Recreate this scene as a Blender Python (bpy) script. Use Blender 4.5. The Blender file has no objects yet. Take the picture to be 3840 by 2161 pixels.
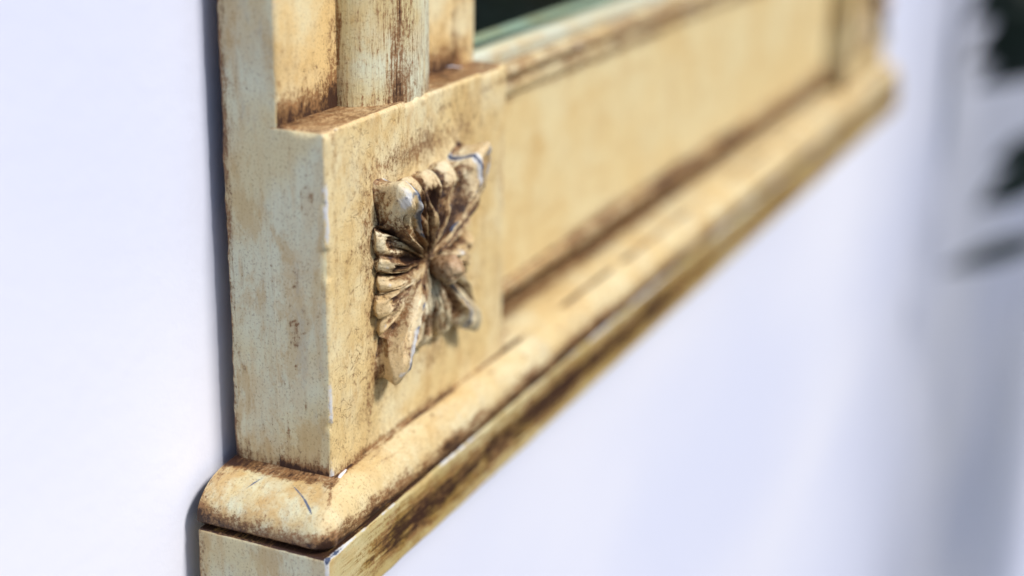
import bpy, math
import numpy as np
from mathutils import Matrix, Vector

scene = bpy.context.scene
U = 0.1            # one model unit (the width of a corner block) is 10 cm

# ---------------------------------------------------------------- camera
# model axes: X along the wall, Y out of the wall (world -Y), Z up
def wv(x, y, z): return Vector((x * U, -y * U, z * U))
cam_d = bpy.data.cameras.new('camera')
cam = bpy.data.objects.new('camera', cam_d)
scene.collection.objects.link(cam)
rt = Vector((0.41534933, -0.9094694, 0.01871769))
up = Vector((0.28258571, 0.14855909, 0.94766846))
fw = Vector((0.86465615, 0.38832411, -0.31870697))
m = Matrix((rt, up, -fw)).transposed().to_4x4()
m.translation = Vector((-3.00689, -1.828449, 0.805171)) * U
cam.matrix_world = m
cam_d.sensor_width = 36.0
cam_d.lens = 5808.48 / 3840 * 36.0
cam_d.clip_start = 0.01
cam_d.clip_end = 200
cam_d.dof.use_dof = True
cam_d.dof.focus_distance = 0.383
cam_d.dof.aperture_fstop = 4.5
cam_d.dof.aperture_blades = 0
scene.camera = cam

# ---------------------------------------------------------------- light
SUN_EL, SUN_AZ = math.radians(46), math.radians(1)   # azimuth: to the right of the wall's normal
world = bpy.data.worlds.new('World'); scene.world = world
world.use_nodes = True
wn = world.node_tree
sky = wn.nodes.new('ShaderNodeTexSky'); sky.sky_type = 'NISHITA'; sky.sun_disc = False
sky.sun_elevation = SUN_EL
sky.sun_rotation = math.pi - SUN_AZ
bg = wn.nodes['Background']; bg.inputs[1].default_value = 0.10
wn.links.new(sky.outputs[0], bg.inputs[0])
sd = bpy.data.lights.new('sun', 'SUN'); sd.energy = 2.95; sd.angle = math.radians(12); sd.color = (1.0, 0.95, 0.87)
sun = bpy.data.objects.new('sun', sd); scene.collection.objects.link(sun)
sdir = Vector((math.sin(SUN_AZ) * math.cos(SUN_EL), -math.cos(SUN_AZ) * math.cos(SUN_EL), math.sin(SUN_EL)))
sun.rotation_euler = sdir.to_track_quat('Z', 'Y').to_euler()
scene.view_settings.view_transform = 'Standard'
scene.view_settings.look = 'None'
scene.view_settings.gamma = 1
scene.view_settings.exposure = 0.29

# ---------------------------------------------------------------- numpy noise
def _hash(ix, iy, iz, seed):
    h = (ix.astype(np.int64) * 374761393 + iy.astype(np.int64) * 668265263 + iz.astype(np.int64) * 2147483647 + seed * 974634777) & 0xFFFFFFFF
    h = ((h ^ (h >> 13)) * 1274126177) & 0xFFFFFFFF
    h = ((h ^ (h >> 16)) * 2246822519) & 0xFFFFFFFF
    return ((h ^ (h >> 15)) & 0xFFFFFF) / float(0xFFFFFF)
def vnoise(P, seed=0):
    i = np.floor(P).astype(np.int64); f = P - i; f = f * f * (3 - 2 * f)
    r = 0
    for dx in (0, 1):
        for dy in (0, 1):
            for dz in (0, 1):
                w = (f[:, 0] if dx else 1 - f[:, 0]) * (f[:, 1] if dy else 1 - f[:, 1]) * (f[:, 2] if dz else 1 - f[:, 2])
                r = r + w * _hash(i[:, 0] + dx, i[:, 1] + dy, i[:, 2] + dz, seed)
    return r
def fbm(P, sc, seed=0, octs=4):
    P = P * np.array(sc, float); a, s, t = 1.0, 0, 0
    for o in range(octs):
        s = s + a * vnoise(P, seed + o * 17); t += a; a *= .5; P = P * 2.03 + 7.1
    return s / t
def sst(a, b, x):
    t = np.clip((x - a) / (b - a), 0, 1); return t * t * (3 - 2 * t)
def gauss(x, s): return np.exp(-(x / s) ** 2)

# ---------------------------------------------------------------- object helpers
def add_mesh(name, V, F, mat, parent=None, attrs=None, smooth=True, **props):
    """V in model units; F an (n,4) int array or list of faces"""
    me = bpy.data.meshes.new(name)
    Vw = np.asarray(V, float) * np.array([U, -U, U])
    if isinstance(F, np.ndarray):
        F = F[:, ::-1]
        n = len(F); k = F.shape[1]
        me.vertices.add(len(Vw)); me.vertices.foreach_set('co', Vw.astype(np.float32).ravel())
        me.loops.add(n * k); me.loops.foreach_set('vertex_index', F.astype(np.int32).ravel())
        me.polygons.add(n); me.polygons.foreach_set('loop_start', (np.arange(n) * k).astype(np.int32))
        me.update(calc_edges=True)
    else:
        me.from_pydata([tuple(v) for v in Vw], [], [tuple(reversed(f)) for f in F])
    me.polygons.foreach_set('use_smooth', np.full(len(me.polygons), smooth))
    for k, a in (attrs or {}).items():
        at = me.attributes.new(k, 'FLOAT', 'POINT'); at.data.foreach_set('value', np.asarray(a, np.float32))
    me.validate(); me.update()
    me.materials.append(mat)
    o = bpy.data.objects.new(name, me); scene.collection.objects.link(o)
    if parent is not None: o.parent = parent
    for k, v in props.items(): o[k] = v
    return o
def empty(name, **props):
    o = bpy.data.objects.new(name, None); o.empty_display_size = .01
    scene.collection.objects.link(o)
    for k, v in props.items(): o[k] = v
    return o

def rbox(lo, hi, r, d, wob=0.0, seed=1):
    """dense rounded box: verts, quads. d = spacing per axis"""
    lo = np.array(lo, float); hi = np.array(hi, float)
    ax = []
    for k in range(3):
        n = max(2, int(round((hi[k] - lo[k]) / d[k])))
        t = np.linspace(lo[k], hi[k], n + 1)
        ex = [lo[k] + r * q for q in (.12, .3, .5, .75, 1)] + [hi[k] - r * q for q in (.12, .3, .5, .75, 1)]
        t = t[(t <= lo[k]) | (t >= hi[k]) | ((t > lo[k] + 1.2 * r) & (t < hi[k] - 1.2 * r))]
        ax.append(np.unique(np.concatenate([t, ex])))
    Vs, Fs, off = [], [], 0
    for k in range(3):
        a, b = [(1, 2), (2, 0), (0, 1)][k]
        A, B = np.meshgrid(ax[a], ax[b], indexing='ij')
        na, nb = A.shape
        for side in (0, 1):
            P = np.zeros((na * nb, 3)); P[:, a] = A.ravel(); P[:, b] = B.ravel(); P[:, k] = (lo, hi)[side][k]
            I = np.arange(na * nb).reshape(na, nb)
            q = np.stack([I[:-1, :-1], I[1:, :-1], I[1:, 1:], I[:-1, 1:]], -1).reshape(-1, 4)
            if side == 0: q = q[:, ::-1]
            Vs.append(P); Fs.append(q + off); off += len(P)
    P = np.concatenate(Vs); F = np.concatenate(Fs)
    key = np.round(P * 1e5).astype(np.int64)
    _, idx, inv = np.unique(key, axis=0, return_index=True, return_inverse=True)
    P = P[idx]; F = inv.reshape(-1)[F]
    q = np.clip(P, lo + r, hi - r); v = P - q; L = np.linalg.norm(v, axis=1, keepdims=True); L[L == 0] = 1
    out = q + v / L * r
    if wob:
        N = v / L
        w = (fbm(out, (9, 9, 9), seed, 4) - .5) * 2
        out = out + N * (w * wob)[:, None]
    return out, F

def chip(P, edges, size=.016, depth=.008, seed=300, dens=.56):
    """knock irregular bits off box edges; edges = list of ((axis, value, inward sign), (axis, value, inward sign))"""
    P = P.copy()
    for n_, ((a, va, sa), (b, vb, sb)) in enumerate(edges):
        da, db = np.abs(P[:, a] - va), np.abs(P[:, b] - vb)
        near = np.exp(-((da + db) / size) ** 2)
        k = sst(dens, dens + .10, fbm(P, (15, 15, 15), seed + n_, 5)) + .35 * (fbm(P, (40, 40, 40), seed + 50 + n_, 3) - .3)
        P[:, a] += sa * depth * near * k; P[:, b] += sb * depth * near * k
    return P
def sweep(prof, axis_pts):
    """grid from profile function: prof list of points per station -> stations given as (n,m,3)"""
    n, m_ = axis_pts.shape[:2]
    I = np.arange(n * m_).reshape(n, m_)
    q = np.stack([I[:-1, :-1], I[1:, :-1], I[1:, 1:], I[:-1, 1:]], -1).reshape(-1, 4)
    return axis_pts.reshape(-1, 3), q
def resample(pts, n):
    pts = np.array(pts, float); s = np.r_[0, np.cumsum(np.linalg.norm(np.diff(pts, axis=0), axis=1))]
    t = np.linspace(0, s[-1], n)
    return np.stack([np.interp(t, s, pts[:, k]) for k in range(pts.shape[1])], 1)

# ---------------------------------------------------------------- node helper
class G:
    def __init__(s, mat): s.t = mat.node_tree; s.n = s.t.nodes; s.l = s.t.links
    def _in(s, sock, v):
        if v is None: return
        if isinstance(v, bpy.types.NodeSocket): s.l.new(v, sock)
        elif isinstance(v, (tuple, list)):
            v = list(v)
            if sock.type == 'RGBA' and len(v) == 3: v.append(1)
            sock.default_value = v
        else: sock.default_value = v
    def math(s, op, a, b=None, c=None, clamp=False):
        n = s.n.new('ShaderNodeMath'); n.operation = op; n.use_clamp = clamp
        s._in(n.inputs[0], a); s._in(n.inputs[1], b); s._in(n.inputs[2], c); return n.outputs[0]
    def add(s, a, b): return s.math('ADD', a, b)
    def mul(s, a, b): return s.math('MULTIPLY', a, b)
    def sub(s, a, b): return s.math('SUBTRACT', a, b)
    def mx(s, a, b): return s.math('MAXIMUM', a, b)
    def sst(s, a, b, x):
        n = s.n.new('ShaderNodeMapRange'); n.interpolation_type = 'SMOOTHSTEP'
        s._in(n.inputs[0], x); s._in(n.inputs[1], a); s._in(n.inputs[2], b)
        n.inputs[3].default_value = 0; n.inputs[4].default_value = 1; return n.outputs[0]
    def coord(s, scale=(1, 1, 1), loc=(0, 0, 0), rot=(0, 0, 0)):
        if not hasattr(s, 'tc'): s.tc = s.n.new('ShaderNodeTexCoord').outputs['Object']
        n = s.n.new('ShaderNodeMapping'); s.l.new(s.tc, n.inputs[0])
        n.inputs[1].default_value = loc; n.inputs[2].default_value = rot
        n.inputs[3].default_value = [q / U for q in scale]; return n.outputs[0]
    def noise(s, vec, sc=1, det=5, rough=.55, dist=0, lac=2):
        n = s.n.new('ShaderNodeTexNoise'); s._in(n.inputs['Vector'], vec)
        n.inputs['Scale'].default_value = sc; n.inputs['Detail'].default_value = det
        n.inputs['Roughness'].default_value = rough; n.inputs['Distortion'].default_value = dist
        return n.outputs[0]
    def noisec(s, vec, sc=1, det=3):
        n = s.n.new('ShaderNodeTexNoise'); s._in(n.inputs['Vector'], vec)
        n.inputs['Scale'].default_value = sc; n.inputs['Detail'].default_value = det; return n.outputs[1]
    def vor(s, vec, sc, feat='F1', rnd=1):
        n = s.n.new('ShaderNodeTexVoronoi'); n.feature = feat; s._in(n.inputs['Vector'], vec)
        n.inputs['Scale'].default_value = sc; n.inputs['Randomness'].default_value = rnd; return n.outputs[0]
    def warp(s, vec, amt, sc):
        c = s.noisec(vec, sc)
        n = s.n.new('ShaderNodeVectorMath'); n.operation = 'MULTIPLY_ADD'
        s.l.new(c, n.inputs[0]); n.inputs[1].default_value = (amt,) * 3
        s.l.new(vec, n.inputs[2]); return n.outputs[0]
    def mix(s, f, a, b):
        n = s.n.new('ShaderNodeMix'); n.data_type = 'RGBA'
        s._in(n.inputs[0], f); s._in(n.inputs[6], a); s._in(n.inputs[7], b); return n.outputs[2]
    def attr(s, name):
        n = s.n.new('ShaderNodeAttribute'); n.attribute_name = name; return n.outputs['Fac']
    def bump(s, h, strength, dist, normal=None):
        n = s.n.new('ShaderNodeBump'); s._in(n.inputs['Height'], h)
        n.inputs['Strength'].default_value = strength; n.inputs['Distance'].default_value = dist
        if normal is not None: s.l.new(normal, n.inputs['Normal'])
        return n.outputs[0]
def new_mat(name):
    m_ = bpy.data.materials.new(name); m_.use_nodes = True
    return m_, G(m_), m_.node_tree.nodes['Principled BSDF']

CREAM = (0.77, 0.585, 0.29); PALE = (0.81, 0.70, 0.44); TAN = (0.61, 0.39, 0.15)
BROWN = (0.17, 0.075, 0.025); DEEP = (0.035, 0.014, 0.010); RUST = (0.29, 0.14, 0.055)
RUB = (0.66, 0.68, 0.72); INK = (0.05, 0.07, 0.13); SMOKE = (.37, .22, .10); SIDE_SHADE_A = (.70, .60, .34); SIDE_SHADE_B = (.69, .68, .48); SIDE_C = (.58, .37, .14); UMBER = (0.30, 0.17, 0.04)

def painted(name, grain=(6, 6, 1.2), streak=.3, crack=0., speck=.3, brown=BROWN, base=CREAM, tan=TAN, pale=PALE,
            bumpk=1.0, fine=.45, crack_sc=9, rough=.5, radial=False, ks=1.7, stains=0.):
    """antiqued paint over wood: cream paint, brown glaze steered by the 'dirt' attribute, rubbed spots by 'wear'"""
    mt, g, b = new_mat(name)
    co = g.coord()
    gr = g.coord(grain)
    n1 = g.noise(co, 3.2, 5, .6)
    n2 = g.noise(gr, 4.0, 6, .65, .3)           # long grain
    n3 = g.noise(co, 30, 6, .7)                # fine mottling
    col = g.mix(g.sst(.40, .62, n1), base, pale)
    col = g.mix(g.mul(g.sst(.50, .72, n2), .55), col, tan)
    col = g.mix(g.mul(g.sst(.52, .75, n3), .45), col, tan)
    col = g.mix(g.mul(g.sst(.50, .66, g.noise(g.coord((1, 1, .5)), 7, 5, .65)), .35), col, tan)
    n6 = g.noise(co, 150, 4, .7)
    col = g.mix(g.attr('side'), col, g.mix(g.sst(.35, .65, n2), SIDE_SHADE_A, SIDE_SHADE_B))  # same cream greyed: shade of the left faces put in the colour
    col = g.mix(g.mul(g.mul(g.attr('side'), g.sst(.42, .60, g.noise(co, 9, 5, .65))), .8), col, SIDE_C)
    col = g.mix(g.mul(g.sst(.53, .66, n6), .42), col, brown)
    if stains:
        sn = g.noise(g.coord((1, 1, .55), (4, 2, 9)), 6.5, 6, .7, .4)
        col = g.mix(g.mul(g.sst(.50, .60, sn), stains), col, (.52, .33, .12))
        col = g.mix(g.mul(g.sst(.55, .66, g.noise(g.coord((1, 1, .4), (7, 1, 2)), 8, 6, .7)), stains * .8), col, (.46, .45, .38))
    # glaze
    dirt_and_shade = g.attr('dirt_and_shade')
    gx = g.coord(tuple(q * 4.5 for q in grain))
    st = g.noise(gx, 3.0, 6, .72, .4)
    d = g.add(dirt_and_shade, g.add(g.mul(g.sub(st, .5), ks), g.mul(g.sub(n3, .5), 1.1)))
    if radial:
        cx_ = g.n.new('ShaderNodeCombineXYZ'); g._in(cx_.inputs[0], g.attr('pu')); g._in(cx_.inputs[1], g.attr('pv'))
        rn = g.noise(cx_.outputs[0], 1.0, 6, .68, .5)
        d = g.add(d, g.add(g.mul(g.sub(rn, .5), 3.2), g.mul(g.sub(g.noise(co, 24, 6, .75), .5), 1.2)))
    fine_n = g.sub(g.noise(co, 115, 5, .8), .5)
    haze = g.mul(g.sst(.10, .85, d), .62)
    gl = g.sst(.50, .80, g.add(d, g.mul(fine_n, 3.0)))
    if streak:
        s2 = g.sst(.60, .74, g.mul(g.add(st, g.mul(n1, .35)), .80))
        gl = g.mx(gl, g.mul(s2, streak))
    bc = g.mix(g.sst(.38, .62, g.noise(co, 14, 4, .6)), brown, RUST)
    col = g.mix(haze, col, SMOKE if brown is not UMBER else (.36, .22, .06))
    col = g.mix(g.mul(gl, .85), col, bc)
    col = g.mix(g.mul(g.sst(.85, 1.35, g.add(d, g.mul(fine_n, 1.2))), .95), col, DEEP)
    hgt = g.add(g.mul(n3, .35), g.mul(st, .5))
    # cracks
    if crack:
        # wandering hairlines: thin contour lines of a distorted noise, broken up by a second noise
        def hair(vec, sc, wd, det=3):
            q = g.noise(vec, sc, det, .5, .6)
            return g.sub(1, g.sst(.0, wd, g.math('ABSOLUTE', g.sub(q, .5))))
        wc = g.warp(co, .05, 14)
        h1 = g.mul(hair(g.coord((1, 1, .62)), 13, .013), g.sst(.50, .62, g.noise(co, 4.3, 4, .6)))
        h2 = g.mul(hair(g.coord((1, 1, .8), (5, 2, 1)), 27, .020), g.sst(.51, .62, g.add(g.attr('crk'), g.noise(g.coord((1, 1, 1), (3, 1, 8)), 5.1, 4, .6))))
        v = g.vor(g.warp(wc, .05, 6), crack_sc * 1.8, 'DISTANCE_TO_EDGE')
        c1 = g.mul(g.sub(1, g.sst(.0, .055, v)), g.mul(g.sst(.52, .62, g.add(g.attr('crk'), g.noise(g.coord((1, 1, 1), (1, 1, 2)), 3.7, 4, .6))), g.sst(.42, .6, g.noise(co, 40, 3, .6))))
        ck = g.mul(g.mx(g.mx(h1, h2), g.mul(c1, .8)), crack)
        col = g.mix(g.mul(g.mul(ck, g.sst(.35, .6, g.noise(co, 50, 4, .7))), .95), col, (.22, .11, .05))
        halo = g.mul(g.mul(hair(g.coord((1, 1, .62)), 13, .06), g.sst(.50, .62, g.noise(co, 4.3, 4, .6))), crack * .35)
        col = g.mix(halo, col, tan)
        sm = g.mul(g.sst(.56, .70, g.noise(g.coord((1, 1, .35), (0, 3, 0), (0, .25, 0)), 9, 5, .65, .8)), .38 * crack)
        col = g.mix(sm, col, (.50, .27, .09))
        hgt = g.sub(hgt, g.mul(ck, .3))
    # speckles
    if speck:
        vs = g.vor(g.warp(co, .02, 40), 34)
        sp = g.mul(g.sub(1, g.sst(.05, .13, vs)), g.sst(.56, .66, g.noise(co, 7, 3, .6)))
        col = g.mix(g.mul(sp, speck), col, BROWN)
    # rubbed to the ground coat
    wear = g.attr('wear')
    w = g.sst(.40, .75, g.add(wear, g.mul(g.sub(n3, .5), 1.3)))
    col = g.mix(g.mul(w, .85), col, RUB)
    inkm = g.mul(g.sst(.72, .95, g.add(g.mul(wear, .75), g.mul(g.sub(g.noise(co, 17, 5, .7), .42), 1.5))), g.sst(.3, .5, wear))
    col = g.mix(inkm, col, INK)
    ik = g.attr('ink')
    col = g.mix(g.sst(.38, .75, g.add(ik, g.mul(g.sub(g.noise(co, 20, 5, .7), .55), 1.4))), col, (.10, .13, .20))
    g._in(b.inputs['Base Color'], col)
    g._in(b.inputs['Roughness'], g.add(rough, g.mul(g.sub(n3, .5), .25)))
    b.inputs['Specular IOR Level'].default_value = .35
    hgt = g.add(hgt, g.mul(gl, -.12))
    g._in(b.inputs['Normal'], g.bump(hgt, .5 * bumpk, .0009))
    return mt

M_face = painted('cream_crackled_paint', grain=(5.5, 5.5, 2.6), stains=.22, crack=.95, streak=.12, speck=.5, crack_sc=7)
M_side = painted('side_shaded_brushed_cream', stains=.45, grain=(5, 5, .7), streak=.22, ks=2.3, base=(.70, .61, .36), pale=(.70, .69, .50), tan=(.58, .40, .19), crack=0, speck=.8, fine=.6)  # the front's cream, with the side faces' shade mixed into the colour
M_col = painted('streaked_column_paint', ks=3.4, grain=(9, 9, .8), streak=.85, base=(.68, .58, .32), pale=(.72, .73, .56), brown=(.22, .10, .04))
M_stile = painted('cream_stile_paint', grain=(3, 3, 1.4), streak=.10, base=(.78, .55, .25))
M_rail = painted('cream_rail_paint', grain=(1.2, 5, 5), streak=.0, speck=.1, base=(.77, .60, .31), pale=(.80, .67, .39))
M_mould = painted('cream_moulding_paint', stains=.3, ks=2.4, grain=(1.1, 5, 5), streak=.18, speck=.4, crack=.35, base=(.70, .54, .28), pale=(.74, .64, .40))
M_fascia = painted('brown_streaked_paint', ks=3.6, grain=(.7, 9, 9), streak=.75, base=(.52, .41, .18), pale=(.64, .56, .32), brown=UMBER, speck=.3)
M_orn = painted('glazed_carving_paint', radial=True, rough=.38, grain=(5, 5, 5), streak=.25, base=(.68, .51, .28), pale=(.82, .75, .54), speck=.6, bumpk=1.5, brown=(.12, .048, .018))
M_bud = painted('red_brown_bud_glaze', streak=.0, base=(.46, .29, .16), pale=(.60, .48, .31), tan=(.33, .17, .08), speck=.3, rough=.22, bumpk=1.5)
M_top = painted('dirty_ledge_paint', grain=(1.5, 4, 4), streak=.3, base=(.62, .42, .22))

# wall
M_wall, g, b = new_mat('lilac_white_plaster')
co = g.coord()
n = g.noise(g.coord((.5, 1, .9)), .5, 3, .5); f_ = g.noise(co, 22, 6, .6)
col = g.mix(g.sst(.35, .7, n), (.70, .735, .92), (.80, .815, .94))
g._in(b.inputs['Base Color'], col); b.inputs['Roughness'].default_value = .8
g._in(b.inputs['Normal'], g.bump(g.add(f_, g.mul(g.noise(co, 6, 4, .5), .8)), .16, .001))

M_mirror, g, b = new_mat('green_tinted_mirror')
b.inputs['Base Color'].default_value = (.52, .66, .61, 1); b.inputs['Metallic'].default_value = 1; b.inputs['Roughness'].default_value = .02
M_glassgap, g, b = new_mat('dark_green_glass_gap')
b.inputs['Base Color'].default_value = (.02, .06, .05, 1); b.inputs['Roughness'].default_value = .2
M_back, g, b = new_mat('bare_backing_wood')
g._in(b.inputs['Base Color'], g.mix(g.noise(g.coord((1, 6, 6)), 3, 5), (.10, .06, .03), (.22, .14, .08))); b.inputs['Roughness'].default_value = .8
M_leaf, g, b = new_mat('dark_leaf')
g._in(b.inputs['Base Color'], g.mix(g.noise(g.coord(), 1.5, 3), (.005, .011, .009), (.010, .022, .014))); b.inputs['Roughness'].default_value = .55
b.inputs['Specular IOR Level'].default_value = .25
M_stem, g, b = new_mat('shrub_bark')
g._in(b.inputs['Base Color'], g.mix(g.noise(g.coord((1, 1, .3)), 3, 5), (.05, .035, .02), (.10, .07, .045))); b.inputs['Roughness'].default_value = .85
M_ground, g, b = new_mat('dark_soil')
g._in(b.inputs['Base Color'], g.mix(g.noise(g.coord(), .3, 6), (.016, .018, .012), (.022, .022, .018))); b.inputs['Roughness'].default_value = .95; b.inputs['Specular IOR Level'].default_value = 0
M_splint, g, b = new_mat('splinter_white')
b.inputs['Base Color'].default_value = (.82, .78, .84, 1); b.inputs['Roughness'].default_value = .25

# ---------------------------------------------------------------- dimensions
H, A, D, F_, T, FL, B, W = .877, .1274, .289, .086, .123, .1745, .304, 6.55
ZT = 8.2          # top of the stiles
GAP = .040        # the frame hangs a little off the wall
ZB = -H

# ---------------------------------------------------------------- setting
gx = np.linspace(-30, 30, 2)
wall_y = -(D + GAP)
add_mesh('wall', [(-30, wall_y, -22), (60, wall_y, -22), (60, wall_y, 22), (-30, wall_y, 22),
                  (-30, wall_y - 2, -22), (60, wall_y - 2, -22), (60, wall_y - 2, 22), (-30, wall_y - 2, 22)],
         [(0, 1, 2, 3)[::-1], (4, 5, 6, 7), (3, 2, 6, 7)[::-1], (0, 3, 7, 4)[::-1], (1, 5, 6, 2)[::-1]],
         M_wall, smooth=False, kind='structure')
add_mesh('ground', [(-300, -300, -22), (300, -300, -22), (300, 300, -22), (-300, 300, -22)], [(0, 1, 2, 3)[::-1]], M_ground, smooth=False, kind='structure')

# ---------------------------------------------------------------- the frame
frame = empty('mirror_frame', label='cream antiqued wooden mirror frame with carved corner rosette hanging on the white wall', category='mirror frame')

def dirtify(P, lines, base=0., seed=3, amp=.5, sc=(4, 4, 4)):
    """lines: list of (distance array, width, strength)"""
    n = fbm(P, sc, seed, 4); n = (n - .5) * 2
    d = np.full(len(P), base) + n * amp * .35
    for dist, wd, k in lines:
        d = d + k * gauss(dist, wd) * (.75 + .9 * n)
    return d

# stile (left and right)
def make_stile(x0, mirror=False):
    P, F = rbox((x0, -D, ZB - .1), (x0 + 1, -A, ZT), .012, (.03, .012, .012), .003, 5)
    d = dirtify(P, [(P[:, 1] + D, .016, 1.1), (P[:, 1] + D, .05, .35), (P[:, 2] - ZB, .03, .8), (P[:, 2] - ZB, .10, .35), (np.hypot(P[:, 2] - 0, 0), .05, .0)], 0, 11, .35, (5, 5, 2))
    fr = P[:, 1] > -A - .006
    eb = (P[:, 0] < x0 + .004) & (P[:, 1] < -D + .02)
    P[:, 1] -= eb * np.clip(fbm(P, (1, 1, 30), 6, 6) - .48, 0, 1) * .014
    P[:, 0] += eb * (fbm(P, (1, 30, 45), 7, 4) - .5) * .01
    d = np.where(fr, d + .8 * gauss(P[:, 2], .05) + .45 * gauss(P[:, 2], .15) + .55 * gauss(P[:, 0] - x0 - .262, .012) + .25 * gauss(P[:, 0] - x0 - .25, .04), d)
    w = .55 * gauss(np.hypot(P[:, 0] - x0, P[:, 1] + A), .02) * (fbm(P, (8, 8, 3), 4) * 1.6 - .3)
    o = add_mesh('stile', P, F, M_side, frame, {'dirt_and_shade': d, 'wear': w})
    # separate material on the front: faces whose centre lies on the front plane
    o.data.materials.append(M_stile)
    c = P[F].mean(1); idx = np.where(c[:, 1] > -A - .008, 1, 0).astype(np.int32)
    o.data.polygons.foreach_set('material_index', idx)
    return o
make_stile(0); make_stile(W - 1)

# column
def make_column(x0):
    th = np.linspace(0, math.pi, 90); zs = np.linspace(-.005, ZT - .9, 260)
    TH, Z = np.meshgrid(th, zs, indexing='ij')
    cx, rx, ry = (x0 + .455 if x0 == 0 else x0 + .545), .188, .122
    X = cx - rx * np.cos(TH); Y = -A - .002 + ry * np.sin(TH) ** .85
    P, F = sweep(None, np.stack([X, Y, Z], -1))
    n = fbm(P, (6, 6, 6), 9)
    P[:, 1] += (fbm(P, (4, 4, 3), 7) - .5) * .008
    u = TH.ravel()
    d = dirtify(P, [(P[:, 2], .045, .5)], .08, 21, .6, (14, 14, 1.6))
    d += .62 * gauss(u - 2.45, .40) * (fbm(P, (30, 30, 1.5), 31) * 2.6 - .4)
    d += .62 * gauss(u - 1.25, .34) * gauss(P[:, 2] - .12, .28) * (fbm(P, (22, 22, 2.0), 33) * 2.0)
    d += .5 * gauss(u, .12)
    w = .75 * gauss(u - 2.35, .22) * sst(.45, .6, fbm(P, (25, 25, 2), 35)) + .35 * gauss(u - 1.1, .3) * gauss(P[:, 2] - .08, .08) * sst(.5, .6, fbm(P, (18, 18, 12), 36))
    return add_mesh('column', P, F[:, ::-1], M_col, frame, {'dirt_and_shade': d, 'wear': w})
make_column(0); make_column(W - 1)

# inner vertical bead beside the mirror
def make_bead(x0, sgn):
    th = np.linspace(0, math.pi, 40); zs = np.linspace(-.01, ZT - .9, 200)
    TH, Z = np.meshgrid(th, zs, indexing='ij')
    X = x0 - sgn * .068 * np.cos(TH); Y = -A - .012 + .034 * np.sin(TH)
    Y = np.where(TH > math.pi * .93, -A - .09, Y)
    P, F = sweep(None, np.stack([X, Y, Z], -1))
    d = .12 + dirtify(P, [(P[:, 2], .07, 1.), (P[:, 0] - (x0 - sgn * .068), .02, .9), (P[:, 0] - (x0 + sgn * .066), .018, .35)], 0, 41, .7, (8, 8, 3))
    return add_mesh('inner_bead', P, F[:, ::-1] if sgn > 0 else F, M_stile, frame, {'dirt_and_shade': d, 'wear': np.zeros(len(P))})
make_bead(.968, 1); make_bead(W - .968, -1)

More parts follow.
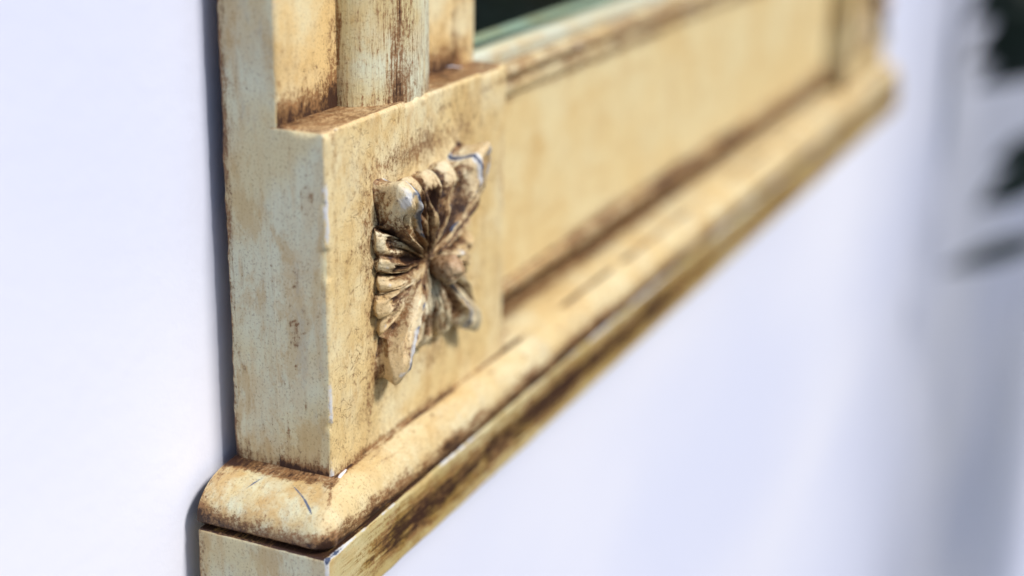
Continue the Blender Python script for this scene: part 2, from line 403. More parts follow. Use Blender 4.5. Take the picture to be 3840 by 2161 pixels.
# corner block
def make_block(x0):
    P, F = rbox((x0 - .002, -A - .03, ZB - .02), (x0 + 1, 0, 0), .010, (.008, .01, .007), .0022, 15)
    P = chip(P, [((0, x0 - .002, 1), (1, 0, -1)), ((1, 0, -1), (2, 0, -1)), ((0, x0 + 1, -1), (1, 0, -1)), ((0, x0 - .002, 1), (2, 0, -1))], seed=310, depth=.0055, size=.013)
    X = P[:, 0] - x0; Y = P[:, 1]; Z = P[:, 2]
    crk = .17 * gauss(X - .66, .30) * gauss(Z + .12, .11) + .15 * gauss(X - .14, .12) * gauss(Z + .68, .16) + .06 * gauss(X - .12, .08) - .03
    d = dirtify(P, [(Z - ZB, .022, .95), (Z - 0 + .028 + .02 * (fbm(P, (9, 1, 1), 8) - .5), .007, .0)], -.02, 51, .35, (5, 5, 5))
    front = Y > -.009
    top = (Z > -.006) & ~front
    side = (X < .004) & ~front & ~top
    # glaze gathered around the carving and along the lower corner
    rr = np.maximum(abs(X - .46) / .27, abs(Z + .43) / .29)
    d += front * (.34 * gauss(rr - 1.0, .16) * (.5 + fbm(P, (14, 14, 14), 52)))
    d += front * .55 * gauss(X - .035, .012) * sst(.47, .62, fbm(P, (3, 3, 3.2), 53)) * (.4 + fbm(P, (40, 40, 6), 5))
    d += front * .38 * sst(.55, 1, X) * gauss(Z + .035 + .012 * np.sin(9 * X), .010) * (.5 + fbm(P, (9, 9, 9), 77))
    d += front * .45 * gauss(X - .975, .008) * sst(.42, .6, fbm(P, (3, 3, 5), 58))
    d += front * .30 * gauss(X - .5, .14) * gauss(Z + .13, .05)
    d += front * .16 * sst(.45, .62, fbm(P, (7, 7, 3.5), 154))
    d += front * .35 * gauss(X - .19 - .15 * (Z + .75), .02) * gauss(Z + .76, .09)
    d += front * .35 * gauss(X - .13, .05) * gauss(Z + .32, .012)
    d += top * (.66 + .35 * gauss(Y + A, .03) + .25 * (fbm(P, (5, 9, 1), 60) - .5) + .25 * gauss(X - .75, .2))
    d += side * (.30 * gauss(Z - ZB, .10) + .7 * gauss(Z - ZB, .03) + .35 * gauss(Y + A + .028, .004) + (.0 if x0 == 0 else .42))
    # a few drips and spots on the left side
    for (sy, sz, ry, rz, k) in ((-.098, -.51, .017, .034, .9), (-.068, -.475, .009, .030, .85), (-.11, -.425, .007, .018, .75), (-.095, -.37, .008, .026, .6), (-.055, -.17, .018, .035, .5), (-.04, -.62, .004, .008, .9), (-.07, -.70, .004, .006, .9), (-.10, -.60, .003, .006, .9), (-.03, -.45, .004, .006, .9)):
        q = np.hypot((Y - sy) / ry, (Z - sz) / rz); d += side * (k * .40 * (q < 1) + k * gauss(q - 1, .16) * .65)
    w = .75 * gauss(np.hypot(X, Y), .012) * sst(.40, .62, fbm(P, (9, 9, 5), 61))
    w += .6 * gauss(np.hypot(Z, Y), .009) * sst(.5, .65, fbm(P, (7, 7, 7), 62))
    w += .5 * side * gauss(Y + .0, .02) * gauss(Z + .08, .08)
    o = add_mesh('corner_block', P, F, M_face, frame, {'dirt_and_shade': d, 'wear': w, 'crk': crk})
    o.data.materials.append(M_side); o.data.materials.append(M_top)
    c = P[F].mean(1); c[:, 0] -= x0
    idx = np.zeros(len(F), np.int32); idx[(c[:, 0] < .006) & (c[:, 1] < -.007)] = 1; idx[(c[:, 2] > -.007) & (c[:, 1] < -.007)] = 2
    o.data.polygons.foreach_set('material_index', idx)
    return o
block_l = make_block(0); block_r = make_block(W - 1)

# rail: panel, upper bead, lip, lower bead
XL, XR = .99, W - .99
def profile_run(name, prof, mat, x0, x1, nx, dfun, n=40, wob=.003, seed=1):
    pr = resample(prof, n); xs = np.linspace(x0, x1, nx)
    Q = np.zeros((len(xs), n, 3)); Q[:, :, 0] = xs[:, None]; Q[:, :, 1] = pr[None, :, 0]; Q[:, :, 2] = pr[None, :, 1]
    P, F = sweep(None, Q)
    P[:, 1] += (fbm(P, (5, 8, 8), seed) - .5) * 2 * wob
    v = np.tile(np.linspace(0, 1, n), len(xs))
    d, w = dfun(P, v)
    return add_mesh(name, P, F[:, ::-1], mat, frame, {'dirt_and_shade': d, 'wear': w})
def df_panel(P, v):
    return dirtify(P, [(P[:, 2] + .165, .02, .5), (P[:, 2] + .752, .03, .8), (P[:, 2] + .16, .02, .4)], -.08, 71, .2, (2, 4, 4)), np.zeros(len(P))
profile_run('rail_panel', [(-A, -.16), (-A, -.765)], M_rail, XL, XR, 260, df_panel, 30, .002, 72)
def df_lip(P, v):
    return dirtify(P, [(v, .06, .5), (v - 1, .08, .3)], -.12, 73, .3, (2, 4, 4)), .0 * v
M_lip = painted('pale_lip_paint', grain=(1.2, 5, 5), streak=.05, base=(.66, .60, .42), pale=(.66, .68, .56), speck=.1)
profile_run('rail_lip', [(-.201, -.04), (-.200, -.006), (-.165, -.003), (-.143, .007), (-A, .008), (-A + .009, .000), (-A + .010, -.02), (-A + .004, -.045)], M_lip, XL, XR, 260, df_lip, 30, .002, 74)
def df_bead(P, v):
    k = fbm(P, (2.2, 3, 3), 75)
    d = .22 + dirtify(P, [(v, .12, .8), (v - 1, .14, .7)], .0, 76, 1.0, (3.2, 9, 9)) + .60 * sst(.42, .6, k) * gauss(v - .5, .3)
    return d, .75 * sst(.55, .7, fbm(P, (3.5, 8, 8), 78)) * gauss(v - .45, .25)
profile_run('upper_bead', [(-A - .01, -.043), (-A + .022, -.050), (-A + .034, -.075), (-A + .020, -.098), (-A + .010, -.104), (-A + .018, -.125), (-A + .012, -.150), (-A - .005, -.163)], M_mould, XL, XR, 320, df_bead, 44, .003, 77)
profile_run('lower_bead', [(-A - .01, -.752), (-A + .014, -.757), (-A + .024, -.776), (-A + .016, -.797), (-A + .000, -.803), (-A - .03, -.812), (-A - .06, -.825), (-A - .06, -.878)], M_mould, XL, XR, 320,
            lambda P, v: (df_bead(P, v)[0] + .38 + .9 * sst(.40, .55, v), df_bead(P, v)[1] * (v < .35)), 44, .003, 79)  # recess under the bead painted dark: glaze plus its shade

# base moulding with returns on both sides; o = outward offset (0..1), z
def ring_path(prof, step=.0035):
    """prof (n,2): (o, z). returns stations x profile grid following left return, front, right return"""
    st = []
    kx = FL - .005; ky = F_ - .004
    ys = np.arange(-D, 0.0, step)
    for y in ys:
        st.append(('L', (y + D) / D))
    xs = np.concatenate([np.arange(0, 1.6, .012), np.linspace(1.6, W, 150)])
    G_ = []
    for y in ys:
        t = (y + D) / D
        G_.append([(-o * kx, -D + t * (D + o * ky - .045 * max(o, 0)), z) for o, z in prof])
    RC = .045
    def arc(cx_, a0, a1, left):
        for a_ in np.linspace(a0, a1, 9):
            row = []
            for o, z in prof:
                r = RC * max(o, 0)
                xx = (-o * kx + r) if left else (W + o * kx - r)
                row.append((xx + r * math.cos(a_), o * ky - r + r * math.sin(a_), z))
            G_.append(row)
    arc(0, math.pi, math.pi / 2, True)
    for x in xs:
        t = x / W
        row = []
        for o, z in prof:
            r = RC * max(o, 0)
            row.append((-o * kx + r + t * (W + 2 * o * kx - 2 * r), o * ky, z))
        G_.append(row)
    arc(0, math.pi / 2, 0, False)
    for y in ys[::-1]:
        t = (y + D) / D
        G_.append([(W + o * kx, -D + t * (D + o * ky - .045 * max(o, 0)), z) for o, z in prof])
    return np.array(G_)
ovolo = [(0, .03), (0.0, ZB + .006)] if False else None
pr = [(-.02, ZB + .003)]
for t in np.linspace(0, 1, 26):
    a_ = t * math.pi / 2 * 1.12
    pr.append((.06 + .94 * math.sin(min(a_, math.pi / 2)) if a_ < math.pi / 2 else 1.0 - .10 * ((a_ - math.pi / 2) / (.12 * math.pi / 2)) ** 2, ZB - (T - .005) * (1 - math.cos(a_)) / (1 - math.cos(math.pi / 2 * 1.12))))
pr.append((.84, ZB - T + .003)); pr.append((.82, ZB - T - .006))
pr = resample(pr, 56)
Q = ring_path(pr)
P, F = sweep(None, Q)
n_ = fbm(P, (7, 7, 7), 81)
P[:, 1] += (n_ - .5) * .006; P[:, 2] += (fbm(P, (6, 6, 6), 82) - .5) * .005; P[:, 0] += (fbm(P, (9, 9, 9), 83) - .5) * .006
v = np.tile(np.linspace(0, 1, pr.shape[0]), Q.shape[0])
leftr = P[:, 1] < P[:, 0] * -0 - .0
isL = (P[:, 0] < 0) & (P[:, 1] < -P[:, 0] * 0 + F_ + .5 * P[:, 0])
d = .05 + (fbm(P, (6, 6, 6), 84) - .5) * .6
d += np.where(isL, 1.0 * (1 - sst(.16, .34, v + .12 * (fbm(P, (6, 6, 6), 87) - .5))), 1.5 * gauss(v - .06, .085) * (.15 + 1.3 * sst(.3, .7, fbm(P, (4, 4, 4), 85))))
d += np.where(isL, 1.35, 1.3) * sst(.74, .90, v + .10 * (fbm(P, (5, 9, 9), 86) - .5)) * (.55 + .8 * fbm(P, (3, 6, 6), 86))
d += .45 * gauss(P[:, 0] - .0, .07) * (P[:, 1] > .0) * sst(.45, .6, fbm(P, (16, 16, 6), 188))
d += np.where(isL, .5 * gauss(P[:, 1] + D, .03), 0)
d += isL * .30 * gauss(P[:, 1] + .135 + .03 * np.sin(v * 5), .012) * gauss(v - .6, .25)
nl = len(np.arange(-D, 0.0, .0035))
w = .35 * isL * gauss(v - .42, .2) * sst(.5, .62, fbm(P, (7, 7, 7), 191))
ink = .9 * isL * (1.0 * gauss(P[:, 1] + .178 + .09 * (v - .5), .005) * gauss(v - .45, .13) + 1.15 * gauss(P[:, 1] + .105 - .26 * np.clip(v - .28, 0, 1) ** .75, .0055) * gauss(v - .50, .26))
seam = np.zeros(Q.shape[:2]); seam[nl + 4] = .5; seam[nl + 5] = .7; seam[nl + 6] = .4; d += seam.ravel() * sst(.38, .55, fbm(P, (9, 9, 26), 190)) 
sidea = np.zeros(Q.shape[:2]); nl = len(np.arange(-D, 0.0, .0035)); sidea[:nl] = 1; sidea[nl:nl + 9] = np.linspace(.95, .1, 9)[:, None]  # painted shade of the left return, fading round the corner
o = add_mesh('base_moulding', P, F, M_mould, frame, {'dirt_and_shade': d, 'wear': w, 'side': sidea.ravel(), 'ink': ink})

# moulding top between the blocks, running back to the panel
def df_cove(P, v):
    d = -.05 + 1.0 * (1 - sst(.35, .62, v + .25 * (fbm(P, (2.5, 5, 5), 87) - .5))) * (.6 + .8 * fbm(P, (2.5, 5, 5), 88)) + (fbm(P, (3, 6, 6), 89) - .5) * .3  # back half darker: brown glaze with the recess shade painted in
    d += 1.3 * gauss(P[:, 0] - 1.0, .10) * (1 - sst(.75, .98, v))  # shadow of the corner block on the ledge, painted into the glaze
    return d, 0 * v
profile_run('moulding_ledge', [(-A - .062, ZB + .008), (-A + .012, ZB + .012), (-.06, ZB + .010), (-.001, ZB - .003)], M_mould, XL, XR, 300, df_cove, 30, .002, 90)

# fascia board
P, F = rbox((-FL, -D, ZB - B), (W + FL, F_, ZB - T), .009, (.02, .012, .008), .0035, 91)
P = chip(P, [((1, F_, -1), (2, ZB - T, -1)), ((0, -FL, 1), (1, F_, -1)), ((0, -FL, 1), (2, ZB - T, -1))], seed=330, depth=.0022, size=.012, dens=.54)
X, Y, Z = P.T
front = Y > F_ - .006
d = (fbm(P, (5, 6, 6), 92) - .5) * .4
band = .42 + .25 * (fbm(P, (1.1, 9, 9), 93) - .5) * 2
fz = (Z - (ZB - B)) / (B - T)
d += front * .14 * sst(.0, .4, X) * sst(.08, .2, fz) * (1 - sst(.86, .96, fz)) + front * sst(-FL + .05, .22, X) * (1.05 * gauss(fz - .50, .34) * (.45 + 1.5 * fbm(P, (1.6, 14, 14), 94))) * (1 - .35 * sst(1.6, 3.5, X))
d += ~front * (X < -FL + .01) * (.45 * sst(.55, .8, fbm(P, (5, 5, 5), 95)) + .8 * gauss(Y + D, .02))
d += ~front * (Z > ZB - T - .004) * (1.35 + .3 * gauss(Y - .02, .05))
w = .9 * gauss(np.hypot(Y - F_, Z - (ZB - T)), .008) * sst(.35, .55, fbm(P, (3.5, 4, 4), 96)) + .9 * gauss(np.hypot(Y - F_, X + FL), .010) * sst(.35, .6, fbm(P, (5, 5, 5), 97))
o = add_mesh('fascia_board', P, F, M_fascia, frame, {'dirt_and_shade': d, 'wear': w})
o.data.materials.append(M_side); c = P[F].mean(1)
o.data.polygons.foreach_set('material_index', np.where(c[:, 0] < -FL + .008, 1, 0).astype(np.int32))

# mirror glass with a dark strip for the unlit gap at its foot, backing board
add_mesh('mirror_glass', *rbox((.95, -.225, -.04), (W - .95, -.203, ZT - .8), .002, (1.2, .02, 1.2)), M_mirror, frame, smooth=False)
add_mesh('glass_gap_strip', *rbox((.95, -.2028, -.045), (W - .95, -.1995, .010), .001, (.6, .01, .02)), M_glassgap, frame, smooth=False)
add_mesh('backing_board', *rbox((.3, -.283, -.86), (W - .3, -.264, ZT - .1), .003, (1, .02, 1)), M_back, frame, smooth=False)
# top rail
P, F = rbox((1.0, -D + .002, ZT - .86), (W - 1.0, -A - .002, ZT - .002), .01, (.1, .04, .05), .003, 98)
add_mesh('top_rail', P, F, M_rail, frame, {'dirt_and_shade': dirtify(P, [], 0, 5, .4), 'wear': np.zeros(len(P))})

# ---------------------------------------------------------------- carved rosette
CX, CZ = .456, -.432
C_ = 1
def lobes():
    """(centre angle, half width, kind) in degrees counter-clockwise from +X"""
    L = []
    for a_ in (45, 135, 225, 315): L.append((a_, 12.5, 'corner'))
    for a0, q in ((0, 1), (180, -1)):
        for k, hw in ((-26.0, 5.5), (-13.5, 7.0), (0, 6.5), (12.0, 5.5), (24.5, 7.0)): L.append((a0 + k * q, hw, 'side'))
    for a0, q in ((90, 1), (270, -1)):
        for k, hw in ((-20, 11.5), (2.5, 11.0), (22.5, 9.0)): L.append((a0 + k * q, hw, 'top'))
    return L
LB = lobes()
NT, NS = 1080, 150
th = np.linspace(0, 360, NT + 1)
s_ = np.concatenate([np.linspace(.02, 1, NS - 45), 1 + np.linspace(.012, .5, 45)])
TH, S = np.meshgrid(th, s_, indexing='ij')
own = np.zeros(NT + 1, int); uu = np.zeros(NT + 1)
for j, t in enumerate(th):
    best = 9
    for i, (a_, hw, k) in enumerate(LB):
        q = ((t - a_ + 180) % 360 - 180) / hw
        if abs(q) < best: best = abs(q); own[j] = i; uu[j] = q
uu = np.clip(uu, -1, 1)
kind = np.array([LB[i][2] for i in own]); aj = np.array([LB[i][0] for i in own])
rng = np.random.default_rng(5)
jit = rng.normal(0, 1, (len(LB), 4))
# outline radius: square outline with lobes; corners reach furthest
ang = np.radians(th)
Rsq = .235 / np.maximum(np.abs(np.cos(ang)) * .94, np.abs(np.sin(ang)))
R = np.zeros(NT + 1); Hm = np.zeros(NT + 1)
for j in range(NT + 1):
    i = own[j]; u = uu[j]
    rnd = math.sqrt(max(0, 1 - abs(u) ** 2.4))
    if kind[j] == 'corner':
        R[j] = .262 + .088 * (1 - abs(u) ** 1.35) ** .95 + .008 * jit[i, 0]; Hm[j] = .112
    elif kind[j] == 'side':
        R[j] = min(Rsq[j], .33) * (.91 + .10 * rnd + .03 * jit[i, 0]); Hm[j] = .050 + .008 * jit[i, 1]
    else:
        R[j] = min(Rsq[j], .33) * (.88 + .15 * rnd + .02 * jit[i, 0]); Hm[j] = .056 + .008 * jit[i, 1]
ker = np.hanning(13); ker /= ker.sum()
def csm(a_, k=ker):
    n = len(k) // 2; b_ = np.r_[a_[-n - 1:-1], a_, a_[1:n + 1]]; return np.convolve(b_, k, 'valid')
for i_, v_ in enumerate((.112, .094, .074, .070)): Hm[own == i_] = v_
for i_ in (0, 3):
    q_ = own == i_; R[q_] = .245 + .125 * np.maximum(0, 1 - np.abs(uu[q_])) ** 1.1
R = csm(R); Hs = csm(Hm, np.hanning(21) / np.hanning(21).sum())
Sc = np.clip(S, 0, 1)
UU = uu[:, None] * np.ones_like(S); OWN = own[:, None] * np.ones_like(S, dtype=int)
isC = (kind == 'corner')[:, None] & np.ones_like(S, bool); isS = (kind == 'side')[:, None] & np.ones_like(S, bool)
# centre line height along a lobe, starting in the throat next to the bud
prof_c = .030 + (Hs[:, None] - .030) * (Sc ** 1.15)
prof_s = .030 + (Hs[:, None] - .030) * np.sin(np.clip(Sc / .72, 0, 1) * math.pi / 2) ** 1.3
Hc = np.where(isC, prof_c, prof_s)
# the end: quarter round
end = np.where(isC, .82, .72)
e = np.clip((Sc - end) / (1 - end), 0, 1)
capf = np.where(isC, np.sqrt(np.clip(1 - (e * .75) ** 3, 0, 1)), np.sqrt(np.clip(1 - (e * .93) ** 2.2, 0, 1)))
# cross section
au = np.abs(UU)
groove = np.where(isC, .42, .64) * sst(np.where(isC, .72 - .55 * sst(.7, .9, Sc), .5), 1.0, au) ** 1.3 * sst(.02, .35, Sc)
chan_c = np.where(OWN == 0, .50, .06) * gauss(UU * 1.0 - .05, .38) * sst(.10, .45, Sc) * (1 - sst(.72, .86, Sc))
scoop = np.where(isC, (OWN == 0) * .30 * gauss(UU, .33) * gauss(Sc - .88, .06), (.36 + .28 * np.sin(OWN * 2.1 + .5)) * gauss(UU + .1, .42) * gauss(Sc - np.where(isS, .80, .68) + .05 * np.sin(OWN * 3.3), np.where(isS, .075, .11)))
tilt = np.where(isC, 0, np.where(np.sin(OWN * 1.9 + 1) > 0, 1, -1)) * (.16 + .08 * np.cos(OWN * 2.7))
groove = groove * np.where(tilt * UU > 0, .55, 1.1) ** (1 - isC)
xs_ = 1 + tilt * UU * sst(.1, .4, Sc) - groove - np.where(isC, chan_c, 0) - scoop
hh = Hc * xs_ * capf
hh += isC * (OWN > 0) * .016 * gauss(UU, .55) * gauss(Sc - .84, .12)
# sharp ridge on corner leaves, on the side towards top/bottom
sgn = np.where(np.isin(OWN, [0, 2]), 1.0, -1.0)        # 45 and 225: ridge at higher angle side
hh -= isC * (OWN > 0) * .020 * gauss(UU + sgn * .28, .22) * gauss(Sc - .74, .09)
hh += isC * .017 * gauss(UU - sgn * .52, .10) * sst(.12, .3, Sc) * (1 - sst(.9, 1, Sc))
hh -= (1 - isC) * .007 * (gauss(UU - .38, .09) + gauss(UU + .42, .09)) * sst(.15, .4, Sc) * (1 - sst(.75, .92, Sc)) * 1.5
hh += isC * .006 * np.cos(UU * 9) * sst(.3, .5, Sc) * (1 - sst(.75, .9, Sc))
# carved striations
str_ = (fbm(np.stack([np.radians(TH).ravel() * 14, Sc.ravel() * 2.2, 0 * S.ravel()], 1), (1, 1, 1), 101, 4).reshape(S.shape) - .5)
hh += .046 * str_ * sst(.05, .25, Sc) * (1 - .7 * sst(.8, .95, Sc))
pp = np.stack([np.cos(np.radians(TH)).ravel() * (Sc * .3).ravel(), np.sin(np.radians(TH)).ravel() * (Sc * .3).ravel(), 0 * S.ravel()], 1)
hh += .009 * (fbm(pp, (26, 26, 1), 103, 5).reshape(S.shape) - .5) + .003 * (fbm(pp, (110, 110, 1), 105, 3).reshape(S.shape) - .5)
# wall below the rim (s > 1)
we = np.clip((S - 1) / .5, 0, 1)
hh = np.where(S > 1, hh * (1 - we ** .8) - .006 * we, hh)
rad = R[:, None] * Sc * np.where(isC, 1.0, 1.0)
rad = rad * (1 - .025 * np.sin(np.clip(we, 0, 1) * math.pi) - 0.02 * we) + .012 * sst(.75, 1, we) * (0.6 + fbm(pp * 1, (9, 9, 1), 104).reshape(S.shape))
# leaves lean outward with height; corner leaves bend in an S
tw = np.where(isC, sgn * np.where(OWN == 0, -9., -5.5) * np.sin(Sc * math.pi) + sgn * 3.0 * sst(.7, 1, Sc), 5.5 * np.sin(OWN * 1.7 + .6) * np.sin(Sc * math.pi) * (1 - sst(.85, 1, Sc)))
tw_s = np.zeros_like(tw); 
for k in range(tw.shape[1]): tw_s[:, k] = csm(tw[:, k], np.hanning(31) / np.hanning(31).sum())
TT = np.radians(TH + tw_s)
X = CX + rad * np.cos(TT); Z = CZ + rad * np.sin(TT); Y = hh - .001
lean = np.where(isC, np.where(OWN == 0, .10, .02), .0)
X = X + lean * hh * np.cos(TT); Z = Z + lean * hh * np.sin(TT)
I = np.arange(X.size).reshape(X.shape)
cav = sst(.45, 1.0, au) * sst(.05, .3, Sc)
dd = .10 + .88 * cav * (1 - .35 * sst(.85, 1, Sc)) + 2.2 * (-str_) * (1 - .75 * sst(.72, .9, Sc)) + .42 * gauss(Sc, .30) + .25 * (1 - sst(.45, .75, Sc))
dd += np.where(isC, 1.4 * chan_c + 1.1 * scoop, 2.3 * scoop)
dd += isC * (OWN > 0) * .6 * gauss(UU + sgn * .28, .24) * gauss(Sc - .74, .10)
dd += isC * .35 * (fbm(pp, (18, 18, 1), 133).reshape(S.shape) - .3)
dd += .55 * gauss(we - 1, .35) + .18 * (we > 0)
dd += .55 * (1 - isC) * (fbm(pp, (22, 22, 1), 131).reshape(S.shape) - .33)
dd += (1 - isC) * .5 * (gauss(UU - .38, .10) + gauss(UU + .42, .10)) * sst(.15, .4, Sc) * (1 - sst(.8, .95, Sc))
dd -= .28 * sst(.78, .92, Sc) * (1 - sst(.5, .9, au)) * (we < .4)
# upper and right-hand leaves carry more glaze
dd += .28 * sst(.0, .2, np.sin(TT)) * (1 - isC * sst(.6, .8, Sc))
ww = isC * (1.0 * gauss(UU - sgn * .52, .10) * sst(.25, .45, Sc) + .9 * gauss(Sc - .93, .07) * gauss(UU + .2 * sgn, .5))
ww = ww * sst(.26, .48, fbm(pp, (9, 9, 1), 107).reshape(S.shape)) + np.where(isS, .55 * gauss(Sc - .93, .05) * gauss(UU, .4) * (jit[OWN, 2] > -.1), 0)
ik = isC * (1.1 * gauss(UU - sgn * .52, .10) * sst(.22, .35, Sc) * (1 - sst(.72, .80, Sc)) + .8 * gauss(Sc - .90, .035) * gauss(UU - .3 * sgn, .4)) * sst(.42, .56, fbm(pp, (12, 12, 1), 109).reshape(S.shape))
ww += .8 * (OWN == 6) * gauss(Sc - .6, .18) * gauss(UU, .6) * sst(.45, .55, fbm(pp, (20, 20, 1), 108).reshape(S.shape))

rosettes = []
def build_rosette(dx, block):
    base = None
    # centre disc = the rosette part itself
    a_ = np.linspace(0, 2 * math.pi, 49)[:-1]
    V = [(CX, .024, CZ)] + [(CX + .02 * math.cos(t) * k, .022 + .001 * (k < 1), CZ + .02 * math.sin(t) * k) for k in (.5, 1) for t in a_]
    Fc = [(0, 1 + i, 1 + (i + 1) % 48) for i in range(48)] + [(1 + i, 49 + i, 49 + (i + 1) % 48, 1 + (i + 1) % 48) for i in range(48)]
    ros = add_mesh('rosette', np.array(V) + np.array([dx, 0, 0]), [f[::-1] for f in Fc], M_orn, frame, {'dirt_and_shade': np.full(len(V), 1.1), 'wear': np.zeros(len(V))})
    for i, (ac, hw, k) in enumerate(LB):
        js = np.where(own[:-1] == i)[0]
        if ac % 360 == 0:   # wraps round 0
            js = np.where((own[:-1] == i))[0]
            js = np.concatenate([js[js > NT // 2] - NT, js[js <= NT // 2]])
        js = np.r_[js, js[-1] + 1]
        jm = js % NT
        sub = np.stack([X[jm], Y[jm], Z[jm]], -1).copy(); sub[..., 0] += dx
        P, F = sweep(None, sub)
        nm = {'corner': 'corner_leaf', 'side': 'leaf_lobe', 'top': 'leaf_lobe'}[k]
        add_mesh(nm, P, F[:, ::-1], M_orn, ros, {'dirt_and_shade': dd[jm].ravel(), 'wear': ww[jm].ravel(), 'ink': ik[jm].ravel(), 'pu': np.broadcast_to((js * .085)[:, None], S[jm].shape).ravel(), 'pv': S[jm].ravel() * 4.5})
    # bud: a knob with small bumps
    nu, nv = 64, 48
    a1, a2 = np.meshgrid(np.linspace(0, 2 * math.pi, nu + 1), np.linspace(0, math.pi, nv + 1), indexing='ij')
    pua, pva = a1 * 1.2, a2 * 1.5
    n = np.stack([np.sin(a2) * np.cos(a1), np.cos(a2), np.sin(a2) * np.sin(a1)], -1)
    r = .0335 + .003 * (fbm(n.reshape(-1, 3) + 5, (3.2, 3.2, 3.2), 111).reshape(a1.shape) - .5) * 2
    knobs = ((.75, .5, .35), (.55, .45, -.75), (-.2, .95, .1), (-.65, .5, .5), (-.3, .4, -.85), (.05, .35, .95), (.5, .9, -.15))
    kb = 0 * r
    for bd in knobs:
        bd = np.array(bd) / np.linalg.norm(bd); kb = np.maximum(kb, gauss(np.arccos(np.clip((n * bd).sum(-1), -1, 1)), .36))
    r = r + .0065 * kb
    P = n * r[..., None] * 1.08; P[..., 1] = np.where(P[..., 1] < 0, P[..., 1] * 1.6, P[..., 1]); P = P + np.array([CX + .020 + dx, .080, CZ - .022])
    cut = 1.25 - .9 * np.clip((P[..., 1] - .04) / .07, 0, 1)
    wr = sum(gauss(np.arccos(np.clip((n * (np.array(q) / np.linalg.norm(q))).sum(-1), -1, 1)), .16) for q in ((.75, .5, .35), (.55, .45, -.7)))
    P2, F = sweep(None, P)
    add_mesh('bud', P2, F, M_bud, ros, {'dirt_and_shade': (.45 * (1 - kb) - .02 + .6 * (fbm(P2, (30, 30, 30), 112) - .5).reshape(a1.shape) + .5 * gauss(a2 - 2.6, .7)).ravel(), 'wear': (wr * .9).ravel(), 'pu': (a1 * 1.5).ravel(), 'pv': (a2 * 2).ravel()})
    return ros
build_rosette(0, block_l)
build_rosette(W - 1, block_r)

# ---------------------------------------------------------------- slivers on the ledge and in the lower crevice
def sliver(name, a_, b_, wd, label, **kw):
    a_, b_ = np.array(a_, float), np.array(b_, float); n = 7; V = []; F = []
    dirv = (b_ - a_) / np.linalg.norm(b_ - a_); sd_ = np.cross(dirv, [0, 0, 1.]); sd_ /= np.linalg.norm(sd_); upv = np.cross(sd_, dirv)
    for i in range(n):
        t = i / (n - 1); c = a_ + (b_ - a_) * t + upv * .002 * math.sin(t * 5); w_ = wd * (.35 + .65 * math.sin(math.pi * min(1, .15 + t * .8)))
        for q in range(6):
            an = q * math.pi / 3; V.append(c + sd_ * w_ * math.cos(an) + upv * w_ * .45 * math.sin(an))
    for i in range(n - 1):
        for q in range(6): F.append((i * 6 + q, i * 6 + (q + 1) % 6, i * 6 + 6 + (q + 1) % 6, i * 6 + 6 + q))
    F.append(tuple(range(6))[::-1]); F.append(tuple(range((n - 1) * 6, n * 6)))
    return add_mesh(name, V, F, kw.pop('mat', M_splint), None, label=label, category='splinter', **kw)
sliver('splinter', (.848, -.118, .004), (.881, -.085, .004), .0035, 'pale straight splinter lying at the back of the dirty block top beside the column')
sliver('splinter', (.726, -.080, .004), (.715, -.040, .004), .0028, 'short brown wood splinter on the block top nearer its front edge', mat=M_back)
sliver('paint_flake', (.004, .012, ZB - .004), (.045, .012, ZB + .010), .0055, 'bright white flake wedged in the crevice below the corner block')

# ---------------------------------------------------------------- shrub at the right
shrub = empty('leafy_shrub', label='dark green shrub against the white wall at the right edge, out of focus', category='shrub')
rng = np.random.default_rng(12)
def leaf_geo(L, wd, bend=.25):
    V = []; F = []
    for i in range(9):
        t = i / 8; w_ = wd * math.sin(math.pi * min(1, t ** .8)) + .002
        z = -bend * L * t * t
        V += [(t * L, -w_, z + .12 * w_), (t * L, 0, z), (t * L, w_, z + .12 * w_)]
    for i in range(8):
        for q in (0, 1): F.append((i * 3 + q, i * 3 + 3 + q, i * 3 + 4 + q, i * 3 + 1 + q))
    V = np.array(V); n = len(V); V2 = V.copy(); V2[:, 2] -= .012
    return np.r_[V, V2], F + [tuple(n + k for k in f[::-1]) for f in F]
def rotm(yaw, pitch, roll):
    return np.array(Matrix.Rotation(yaw, 3, 'Z') @ Matrix.Rotation(pitch, 3, 'Y') @ Matrix.Rotation(roll, 3, 'X'))
# mass of foliage added out of view, shaped to shade the wall
LV, LF = leaf_geo(1.3, .36)
LF = np.array(LF)
Vs, Fs = [], []
k = 0
for i in range(820):
    p = np.array([10.2 + 21 * rng.beta(1.35, 1.5), rng.uniform(11, 20), rng.uniform(-6, 18.0)])
    q = abs(p[1] - 5.5) / 8
    M_ = rotm(rng.uniform(0, 6.28), rng.uniform(-.6, .9), rng.uniform(-.8, .8))
    V = LV * rng.uniform(.7, 1.35) @ M_.T + p
    Vs.append(V); Fs.append(LF + k); k += len(V)
add_mesh('shade_foliage', np.concatenate(Vs), np.concatenate(Fs), M_leaf, shrub, kind='stuff')
def one_leaf(p, yaw, pitch, roll, L, wd):
    V, F = leaf_geo(L, wd); V = V @ rotm(yaw, pitch, roll).T + np.array(p)
    return add_mesh('leaf', V, F, M_leaf, shrub)
LEAVES = []
def tube(name, pts, r0, r1, mat, parent):
    V, F = [], []
    pts = resample(pts, 14)
    for i, p in enumerate(pts):
        r = r0 + (r1 - r0) * i / 13
        for q in range(8): V.append((p[0] + r * math.cos(q * math.pi / 4), p[1] + r * math.sin(q * math.pi / 4), p[2]))
    for i in range(13):
        for q in range(8): F.append((i * 8 + q, i * 8 + (q + 1) % 8, i * 8 + 8 + (q + 1) % 8, i * 8 + 8 + q))
    return add_mesh(name, V, F, mat, parent)
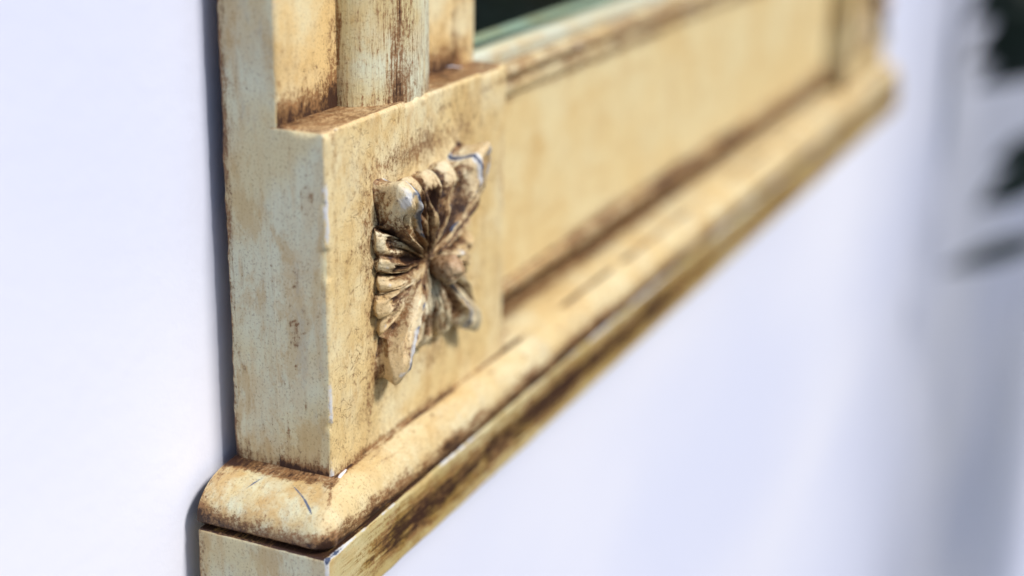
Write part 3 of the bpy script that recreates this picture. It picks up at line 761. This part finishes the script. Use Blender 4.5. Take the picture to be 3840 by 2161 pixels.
for (x, y) in ((19.5, 10.5), (22, 12), (25, 10), (27, 14)):
    tube('stem', [(x, y, -22), (x + .5, y - .2, -6), (x - .3, y + .2, 0), (x, y, 10)], .13, .06, M_stem, shrub)
# the sprays that reach in along the wall and show at the right edge
def leaf_between(b_, t_, wd, roll):
    b_, t_ = np.array(b_, float), np.array(t_, float); ax = t_ - b_; L = np.linalg.norm(ax); ax /= L
    sd_ = np.cross([0, 0, 1.], ax); sd_ /= np.linalg.norm(sd_); nn = np.cross(ax, sd_)
    c, s1 = math.cos(roll), math.sin(roll); y_ = c * sd_ + s1 * nn; z_ = np.cross(ax, y_)
    V, F = leaf_geo(L, wd); V = V @ np.stack([ax, y_, z_]) + b_
    return add_mesh('leaf', V, F, M_leaf, shrub)
for (b_, t_, wd, ro) in (
    ((10.9, .75, -3.02), (10.3, .05, -3.27), .10, 1.2),
    ((11.5, .65, -2.5), (11.1, .13, -2.86), .17, 1.0), ((11.6, .7, -2.3), (11.3, .2, -2.5), .15, 1.2),
    ((11.6, .55, -.70), (11.15, -.12, -1.25), .22, 1.3), ((11.5, .6, -1.0), (11.1, -.03, -1.62), .24, 1.4), ((11.4, .45, -.35), (11.1, -.13, -.95), .24, 1.2),
    ((11.7, .65, -.5), (11.2, .05, -1.1), .26, 1.0), ((11.7, .7, -1.2), (11.1, .11, -1.85), .22, 1.5), ((11.6, .55, -1.1), (11.3, .05, -.5), .25, 1.1),
    ((11.5, .5, -.2), (11.2, -.1, -.6), .28, 1.3), ((11.6, .5, -.9), (11.1, -.06, -1.0), .26, .9), ((11.5, .6, -1.3), (11.2, .1, -1.75), .24, 1.2), ((11.9, .9, -.9), (11.5, .28, -.9), .28, 1.4), ((11.9, 1.1, -1.3), (11.4, .5, -1.3), .25, 1.3)):
    leaf_between(b_, t_, wd, ro)
tube('stem', [(19.5, 10.4, -3), (15, 2.6, -1.5), (13, 1.4, -.9), (11.5, .85, -.8)], .08, .03, M_stem, shrub)
tube('stem', [(19.5, 10.4, -5), (14.5, 2.4, -4.0), (12.5, 1.3, -3.2), (10.9, .75, -3.02)], .07, .02, M_stem, shrub)
tube('stem', [(14.5, 2.4, -4.0), (13, 1.6, -3.0), (11.5, .75, -2.6)], .05, .02, M_stem, shrub)
